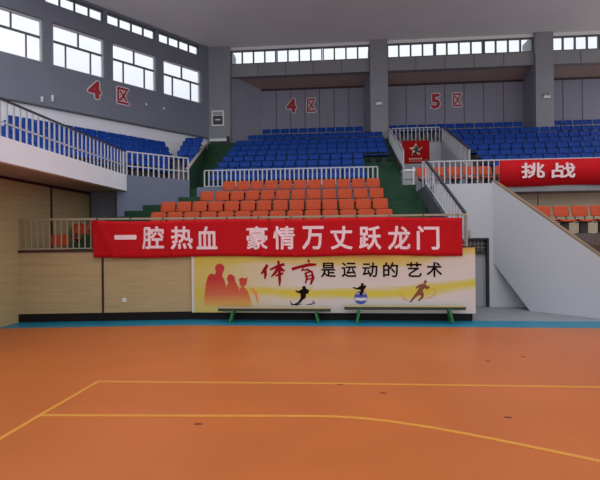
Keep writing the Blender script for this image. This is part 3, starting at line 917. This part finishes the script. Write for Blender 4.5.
# red brush characters
flat('brush_character', ribbon([z6([(183, 97, 2.2), (168, 125, 3.2), (142, 160, 1.6)]), z6([(168, 135, 2.4), (170, 165, 2.8), (165, 193, 1.2)]),
     z6([(200, 132, 1.6), (250, 108, 2.6), (297, 94, 2.4)]), z6([(255, 70, 1.8), (262, 120, 2.8), (265, 200, 2.6), (264, 240, 1.0)]),
     z6([(255, 115, 2.4), (236, 150, 2.8), (208, 180, 1.0)]), z6([(264, 112, 2.0), (280, 132, 2.6), (298, 140, 1.4)]), z6([(235, 172, 1.2), (288, 155, 2.2)])]), 'brush_red')
flat('brush_character', ribbon([z6([(452, 66, 1.8), (463, 80, 2.0)]), z6([(345, 128, 2.8), (400, 112, 2.6), (460, 98, 3.0), (508, 97, 2.0)]),
     z6([(432, 104, 2.0), (412, 135, 2.2), (452, 130, 1.8), (470, 142, 2.0)]), z6([(436, 152, 2.0), (446, 190, 2.2), (436, 222, 1.2)]),
     z6([(438, 152, 1.6), (478, 142, 2.0), (488, 185, 2.8), (470, 230, 1.6)]), z6([(448, 176, 1.0), (480, 166, 1.2)]), z6([(448, 196, 1.0), (480, 188, 1.2)])]), 'brush_red')
for ch, px in zip('是运动的艺术', (328.3, 349, 370, 390.5, 414, 434.3)):
    p = mpt(px, 269.7 - (px - 380) * 0.004); g_ = glyph_bm(ch, 0.365, 0.365, 0.0075, 0.004)
    bmesh.ops.translate(g_, vec=(p.x, MY - 0.0005, p.z), verts=g_.verts); obj('character', g_, 'ink', mu)
# three people in red at the left
pp = [[(204, 306), (204.5, 296), (206, 283), (208, 276), (211, 273.5), (215, 274.5), (216.5, 270), (215.5, 268), (224, 267), (223, 272), (222, 276), (224, 279), (226, 286), (228, 300), (228, 306)],
      disc(219.7, 268.4, 4.8), [(226, 306), (226, 292), (227, 285), (229, 282), (234, 281), (237, 284), (239, 290), (241, 306)], disc(231, 278.6, 3.9), [(228, 275), (231, 274), (234.5, 277), (235.5, 282), (232, 284), (228, 282)],
      [(238, 306), (239, 296), (240, 288), (243, 286.5), (247, 290), (250, 297), (252, 306)], [(239, 279), (242, 277.5), (245, 278.5), (247.5, 277.5), (246.5, 284), (243, 287.5), (240, 285)]]
for k_, (nm, sel) in enumerate((('red_figure', pp[0:2]), ('red_figure', pp[2:5]), ('red_figure', pp[5:]))): flat(nm, sel, 'fade', None, 0.003 + 0.0015 * k_)
flat('brush_streak', ribbon([[(236, 285, 0.6), (243, 291, 1.2), (250, 296, 0.5)], [(252, 288, 2), (256, 294, 2.6), (258, 303, 0.8)], [(240, 292, 0.8), (247, 298, 1.6), (249, 305, 0.5)]]), 'print_orange')


def zf3(pts): return [(240 + x / 6.667, 250 + y / 6.667) for x, y in pts]


# black player with a swirl, player on a globe, running man
flat('player_figure', [disc(304, 287.7, 1.9), zf3([(410, 262), (440, 255), (462, 270), (455, 290), (440, 292), (438, 318), (420, 330), (400, 355), (372, 366), (362, 360), (390, 345), (405, 318), (404, 290), (385, 285), (368, 276), (372, 270), (392, 274)])], 'ink', None, 0.0045)
flat('player_swirl', ribbon([[(290.5, 301, 0.8), (291.5, 304.3, 1.2), (297, 305, 0.8), (302, 304, 0.3)]]), 'ink'); flat('player_swirl', ribbon([[(306, 304.5, 0.3), (311, 304.2, 0.9), (315, 302.5, 1.2), (312, 300.6, 0.6)]]), 'ink')
flat('globe_disc', [disc(360.8, 297.6, 6.6, 20)], 'print_blue')
flat('globe_band', ribbon([[(354.9, 298.8, 2.4), (361, 299.4, 2.8), (366.7, 298.8, 2.4)], [(356, 294, .6), (361, 293, .6), (365.5, 294, .6)]]), 'print_white', None, 0.0055)
zg = lambda pts: [(330 + x / 6.667, 250 + y / 6.667) for x, y in pts]
flat('player_figure', [disc(362.3, 284.6, 1.5), zg([(205, 238), (228, 238), (240, 232), (240, 248), (228, 262), (222, 280), (212, 300), (200, 305), (198, 285), (206, 264), (180, 262), (152, 252), (154, 246), (182, 252)])], 'ink', None, 0.007)
zh = lambda pts: [(400 + x / 6.667, 250 + y / 6.667) for x, y in pts]
flat('runner_figure', [disc(425.3, 281.8, 1.6), zh([(140, 228), (165, 222), (180, 240), (196, 242), (200, 250), (180, 264), (166, 252), (150, 272), (160, 295), (155, 318), (125, 342), (118, 335), (142, 310), (130, 298), (105, 315), (72, 350), (64, 346), (92, 305), (118, 270), (128, 245), (110, 258), (102, 252), (120, 235)])], 'runner')
flat('runner_swirl', ribbon([[(400, 293, 0.4), (404, 299, 0.9), (409, 301, 0.4)], [(433, 288, 0.4), (435.5, 291, 0.9), (434, 294, 0.4)], [(426, 298, 0.4), (431, 297, 0.7), (436, 294, 0.3)]]), 'print_orange')


# ------------------------------------------------------------------ zone signs
def zone_sign(label, mtx, items):
    root = thing('zone_sign', label, 'sign', mtx.translation, 0, 'red zone signs'); root.rotation_euler = mtx.to_euler()
    for nm, ch, x, z, w, h in items:
        g_ = glyph_bm(ch, w + 0.1, h + 0.1, 0.085 if nm == 'numeral' else 0.06, 0.012); bmesh.ops.translate(g_, vec=(x, 0, z), verts=g_.verts); oo = obj('outline', g_, 'sign_white')
        g2 = glyph_bm(ch, w, h, 0.04 if nm == 'numeral' else 0.018, 0.02); bmesh.ops.translate(g2, vec=(x, -0.0005, z), verts=g2.verts); fo = obj(nm, g2, 'sign_red', root)
        oo.parent = fo
    return root


def sign_back(label, y, ds, ks):
    items = []
    p0 = at(ds[1][0], ds[1][1], y)
    for nm, (ch, (px0, py0, px1, py1)) in zip(('numeral', 'character'), ks):
        a = at(px0, py1, y); c = at(px1, py0, y)
        items.append((nm, ch, (a.x + c.x) / 2 - p0.x, (a.z + c.z) / 2 - p0.z, c.x - a.x - 0.1, c.z - a.z - 0.1))
    zone_sign(label, Matrix.Translation((p0.x, y - 0.001, p0.z)), items)


sign_back('red 4 and zone character on the grey back wall of the centre bay', BW - 0.013, ((0, 0), (300, 105)), (('4', (285.5, 97.6, 297.2, 114)), ('区', (306, 97.6, 316.5, 113))))
sign_back('red 5 and zone character on the grey back wall of the right bay', BW - 0.013, ((0, 0), (446, 101)), (('5', (430, 92.6, 441.2, 110)), ('区', (452, 92.3, 462.8, 107.5))))
items = []
so, zo = won(108, 93, 0.1)
for nm, ch, px0, px1, pyt, pyb in (('numeral', '4', 86.6, 102, 79.6, 99.6), ('character', '区', 116, 129.8, 87, 105.2)):
    s0 = won(px0, 90, 0.1)[0]; s1 = won(px1, 90, 0.1)[0]; zb_ = won((px0 + px1) / 2, pyb, 0.1)[1]; zt2 = won((px0 + px1) / 2, pyt, 0.1)[1]
    items.append((nm, ch, (s0 + s1) / 2 - so, (zb_ + zt2) / 2 - zo, s1 - s0 - 0.1, zt2 - zb_ - 0.1))
R3 = WM.copy(); R3.translation = WM @ Vector((so, -0.101, zo))
zone_sign('red 4 and zone character on the slanting grey wall under the large windows', R3, items)

# ------------------------------------------------------------------ framed notice, emergency lights, low panel, little fittings
fx0, fx1, fz0, fz1 = at(211.8, 120, PIL).x, at(224.2, 120, PIL).x, at(218, 126.2, PIL).z, at(218, 110.5, PIL).z
fn = thing('framed_notice', 'white framed dark notice hung on the pillar at the top of the left aisle', 'notice', ((fx0 + fx1) / 2, PIL, fz0))
hw_ = (fx1 - fx0) / 2; hh = fz1 - fz0
bm = NB(); box(bm, -hw_, hw_, -0.03, -0.001, 0, hh); obj('frame', bm, 'white', fn)
bm = NB(); box(bm, -hw_ + 0.08, hw_ - 0.08, -0.036, -0.03, 0.08, hh * 0.66); obj('picture', bm, 'picture_dark', fn)
bm = NB(); box(bm, -hw_ + 0.08, hw_ - 0.08, -0.036, -0.03, hh * 0.70, hh - 0.08); obj('heading', bm, 'light_box', fn)
bm = NB(); box(bm, -hw_ * 0.4, hw_ * 0.4, -0.04, -0.036, hh * 0.36, hh * 0.44); obj('caption', bm, 'white', fn)
for px, py, lab in ((378.7, 103.2, 'small white twin lamp emergency light on the middle pillar'), (546.5, 96.5, 'small white twin lamp emergency light on the right pillar')):
    p = at(px, py, PIL); el = thing('emergency_light', lab, 'light', (p.x, PIL, p.z), 0, 'emergency lights')
    bm = NB(); box(bm, -0.16, 0.16, -0.08, -0.001, -0.1, 0.04); obj('housing', bm, 'white', el)
    for s_ in (-1, 1):
        bm = NB(); bmesh.ops.create_cone(bm, cap_ends=True, segments=12, radius1=0.05, radius2=0.07, depth=0.08, matrix=Matrix.Translation((s_ * 0.1, -0.05, 0.09)) @ Matrix.Rotation(math.pi / 2, 4, 'X')); obj('lamp_head', bm, 'light_box', el, True)
lx0, lx1 = at(209.5, 140, 22.1).x, at(228.5, 140, 22.1).x; lz = R_BLUE[8][1] - SH
lp = thing('low_cabinet', 'low white cabinet at the top of the left aisle under the framed notice', 'cabinet', ((lx0 + lx1) / 2, 22.1, lz))
w_ = (lx1 - lx0) / 2
bm = NB(); box(bm, -w_ + 0.02, w_ - 0.1, 0.02, 0.18, 0, 0.11); obj('plinth', bm, 'black', lp)
bm = NB(); box(bm, -w_, w_ - 0.1, 0, 0.18, 0.11, 0.25); obj('body', bm, 'white', lp)
bm = NB(); box(bm, w_ - 0.1, w_, -0.01, 0.18, 0, 0.36); obj('end_panel', bm, 'black', lp)
bm = NB(); box(bm, -w_, w_ - 0.1, -0.01, 0.18, 0.25, 0.28); obj('top', bm, 'light_box', lp)
for px, py, wd, ht, lab in ((124.5, 300, 0.09, 0.09, 'small white wall socket on the wood panel wall left of the mural'),):
    q = on_plane(px, py, Vector((BEND, FW, 0)), Vector((0.1228, -1, 0)))
    so_ = thing('wall_socket', lab, 'socket', q, math.atan(0.1228))
    bm = NB(); box(bm, -wd / 2, wd / 2, -0.015, 0.0, -ht / 2, ht / 2); obj('plate', bm, 'white', so_)
    bm = NB(); box(bm, -0.02, 0.02, -0.018, -0.015, -0.02, 0.02); obj('outlet', bm, 'light_box', so_)
q = at(468, 233, 12.9); eb = thing('switch_box', 'small grey electrical box above the passage door', 'switch box', (q.x, 12.9, q.z))
bm = NB(); box(bm, -0.06, 0.06, -0.05, -0.001, -0.09, 0.09); obj('body', bm, 'light_box', eb)
bm = NB(); box(bm, -0.045, 0.045, -0.056, -0.05, -0.07, 0.07); obj('cover', bm, 'door_grey', eb)
for px, py, ht, lab in ((41.8, 99.5, 0.22, 'leftmost small white bracket low on the slanting grey wall'), (52.3, 98.5, 0.26, 'second small white bracket low on the slanting grey wall'),
                        (146, 104.5, 0.1, 'small white sensor on the slanting grey wall right of the zone character'), (163.5, 108.5, 0.1, 'small white sensor on the slanting grey wall under the window nearest the pillar')):
    s_, z_ = won(px, py, 0.1)
    m_ = WM.copy(); m_.translation = WM @ Vector((s_, -0.1, z_))
    bm = NB(); box(bm, -0.04, 0.04, -0.05, -0.001, -ht / 2, ht / 2); box(bm, -0.025, 0.025, -0.09, -0.05, -ht / 4, ht / 4)
    o = obj('wall_sensor', bm, 'white'); o.matrix_world = m_; tag(o, lab, 'sensor', 'small wall fittings')

# pale box and post at the top of the right aisle
bx = thing('utility_box', 'pale grey upright box at the top of the right aisle beside the railing', 'box', (at(410.5, 180, 14.95).x, 14.95, zf))
bw_ = 0.2
bm = NB(); box(bm, -bw_ - 0.04, bw_ - 0.05, 0, 0.4, 0, 0.5); obj('body', bm, 'light_box', bx)
bm = NB(); box(bm, -bw_ - 0.06, bw_ - 0.03, -0.02, 0.42, 0.5, 0.56); obj('top', bm, 'white', bx)
bm = NB(); box(bm, -bw_ - 0.06, -bw_ - 0.01, -0.06, -0.02, 0.0, 0.62); obj('post', bm, 'light_box', bx)
bm = NB(); box(bm, 0.07, 0.12, -0.06, -0.01, 0.0, 0.62); obj('post', bm, 'white', bx)
bm = NB(); box(bm, -0.2, 0.1, -0.012, 0, 0.2, 0.22); obj('door_gap', bm, 'joint_and_shade', bx)

# red poster with a pale star hung on the back railing of the passage
PY = VY1 - 0.03
pa0, pa1 = at(402.3, 163.6, PY), at(429.3, 140.3, PY)
po = thing('poster', 'red poster with a pale star and black figure hung on the white passage railing', 'poster', ((pa0.x + pa1.x) / 2, PY, pa0.z))
pw, ph = (pa1.x - pa0.x) / 2, pa1.z - pa0.z
bm = NB(); box(bm, -pw, pw, -0.005, 0.02, 0, ph); obj('sheet', bm, 'banner_red', po)
star = [(0.52 * pw * (1 if k % 2 == 0 else 0.45) * math.sin(k * math.pi / 5), 0.6 * ph + 0.52 * pw * (1 if k % 2 == 0 else 0.45) * math.cos(k * math.pi / 5)) for k in range(10)]
bm = NB(); prism(bm, [(x, -0.0055, z) for x, z in star], (0, -0.006, 0)); obj('star', bm, 'gold', po)
fig = [(-0.18, 0.42), (-0.02, 0.52), (-0.1, 0.6), (-0.24, 0.58), (-0.02, 0.68), (-0.04, 0.78), (0.06, 0.78), (0.06, 0.69), (0.2, 0.72), (0.22, 0.66), (0.08, 0.6), (0.22, 0.5), (0.1, 0.44), (0.08, 0.52), (0.02, 0.44), (0.04, 0.34), (-0.04, 0.36)]
bm = NB(); prism(bm, [(x * 1.7 * pw, -0.012, z * ph) for x, z in fig], (0, -0.005, 0)); obj('star_figure', bm, 'black', po)
bm = NB()
for zz, hh_ in ((0.17, 0.06), (0.08, 0.03)):
    for k in range(6): box(bm, -0.5 * pw + k * pw / 6, -0.5 * pw + (k + 0.7) * pw / 6, -0.010, -0.0055, zz * ph, (zz + hh_) * ph)
obj('print_bars', bm, 'gold', po)

# ------------------------------------------------------------------ gym benches
def bench(label, px0, px1, py_top, y):
    a, c = at(px0, py_top, y), at(px1, py_top, y); L = c.x - a.x; h = (a.z + c.z) / 2
    r_ = thing('bench', label, 'bench', ((a.x + c.x) / 2, y, 0.004), 0, 'low benches in front of the mural')
    bm = NB(); box(bm, -L / 2, L / 2, 0, 0.26, h - 0.02, h); bmesh.ops.bevel(bm, geom=list(bm.edges), offset=0.005, segments=2, affect='EDGES'); obj('plank', bm, 'bench_top', r_)
    bm = NB(); box(bm, -L / 2 + 0.01, L / 2 - 0.01, 0.01, 0.04, h - 0.085, h - 0.02); box(bm, -L / 2 + 0.01, L / 2 - 0.01, 0.22, 0.25, h - 0.085, h - 0.02)
    box(bm, -L / 2 + 0.01, -L / 2 + 0.04, 0.04, 0.22, h - 0.085, h - 0.02); box(bm, L / 2 - 0.04, L / 2 - 0.01, 0.04, 0.22, h - 0.085, h - 0.02)
    obj('frame', bm, 'bench_edge', r_)
    for s in (-1, 1):
        for yy in (0.03, 0.23):
            bm = NB(); bar(bm, (s * (L / 2 - 0.38), yy, h - 0.06), (s * (L / 2 - 0.30 if True else 0), yy - 0.02 if yy < 0.1 else yy + 0.02, 0.01), 0.05, 0.05); obj('leg', bm, 'bench_green', r_)
        bm = NB(); bar(bm, (s * (L / 2 - 0.33), 0.03, 0.11), (s * (L / 2 - 0.33), 0.24, 0.11), 0.03, 0.03); obj('leg_brace', bm, 'bench_green', r_)
    return r_


bench('low green gym bench with pale plank under the red silhouettes of the mural', 217.5, 331, 308.2, 10.28)
bench('low green gym bench with pale plank under the running man of the mural', 344, 466.5, 306.6, 10.28)
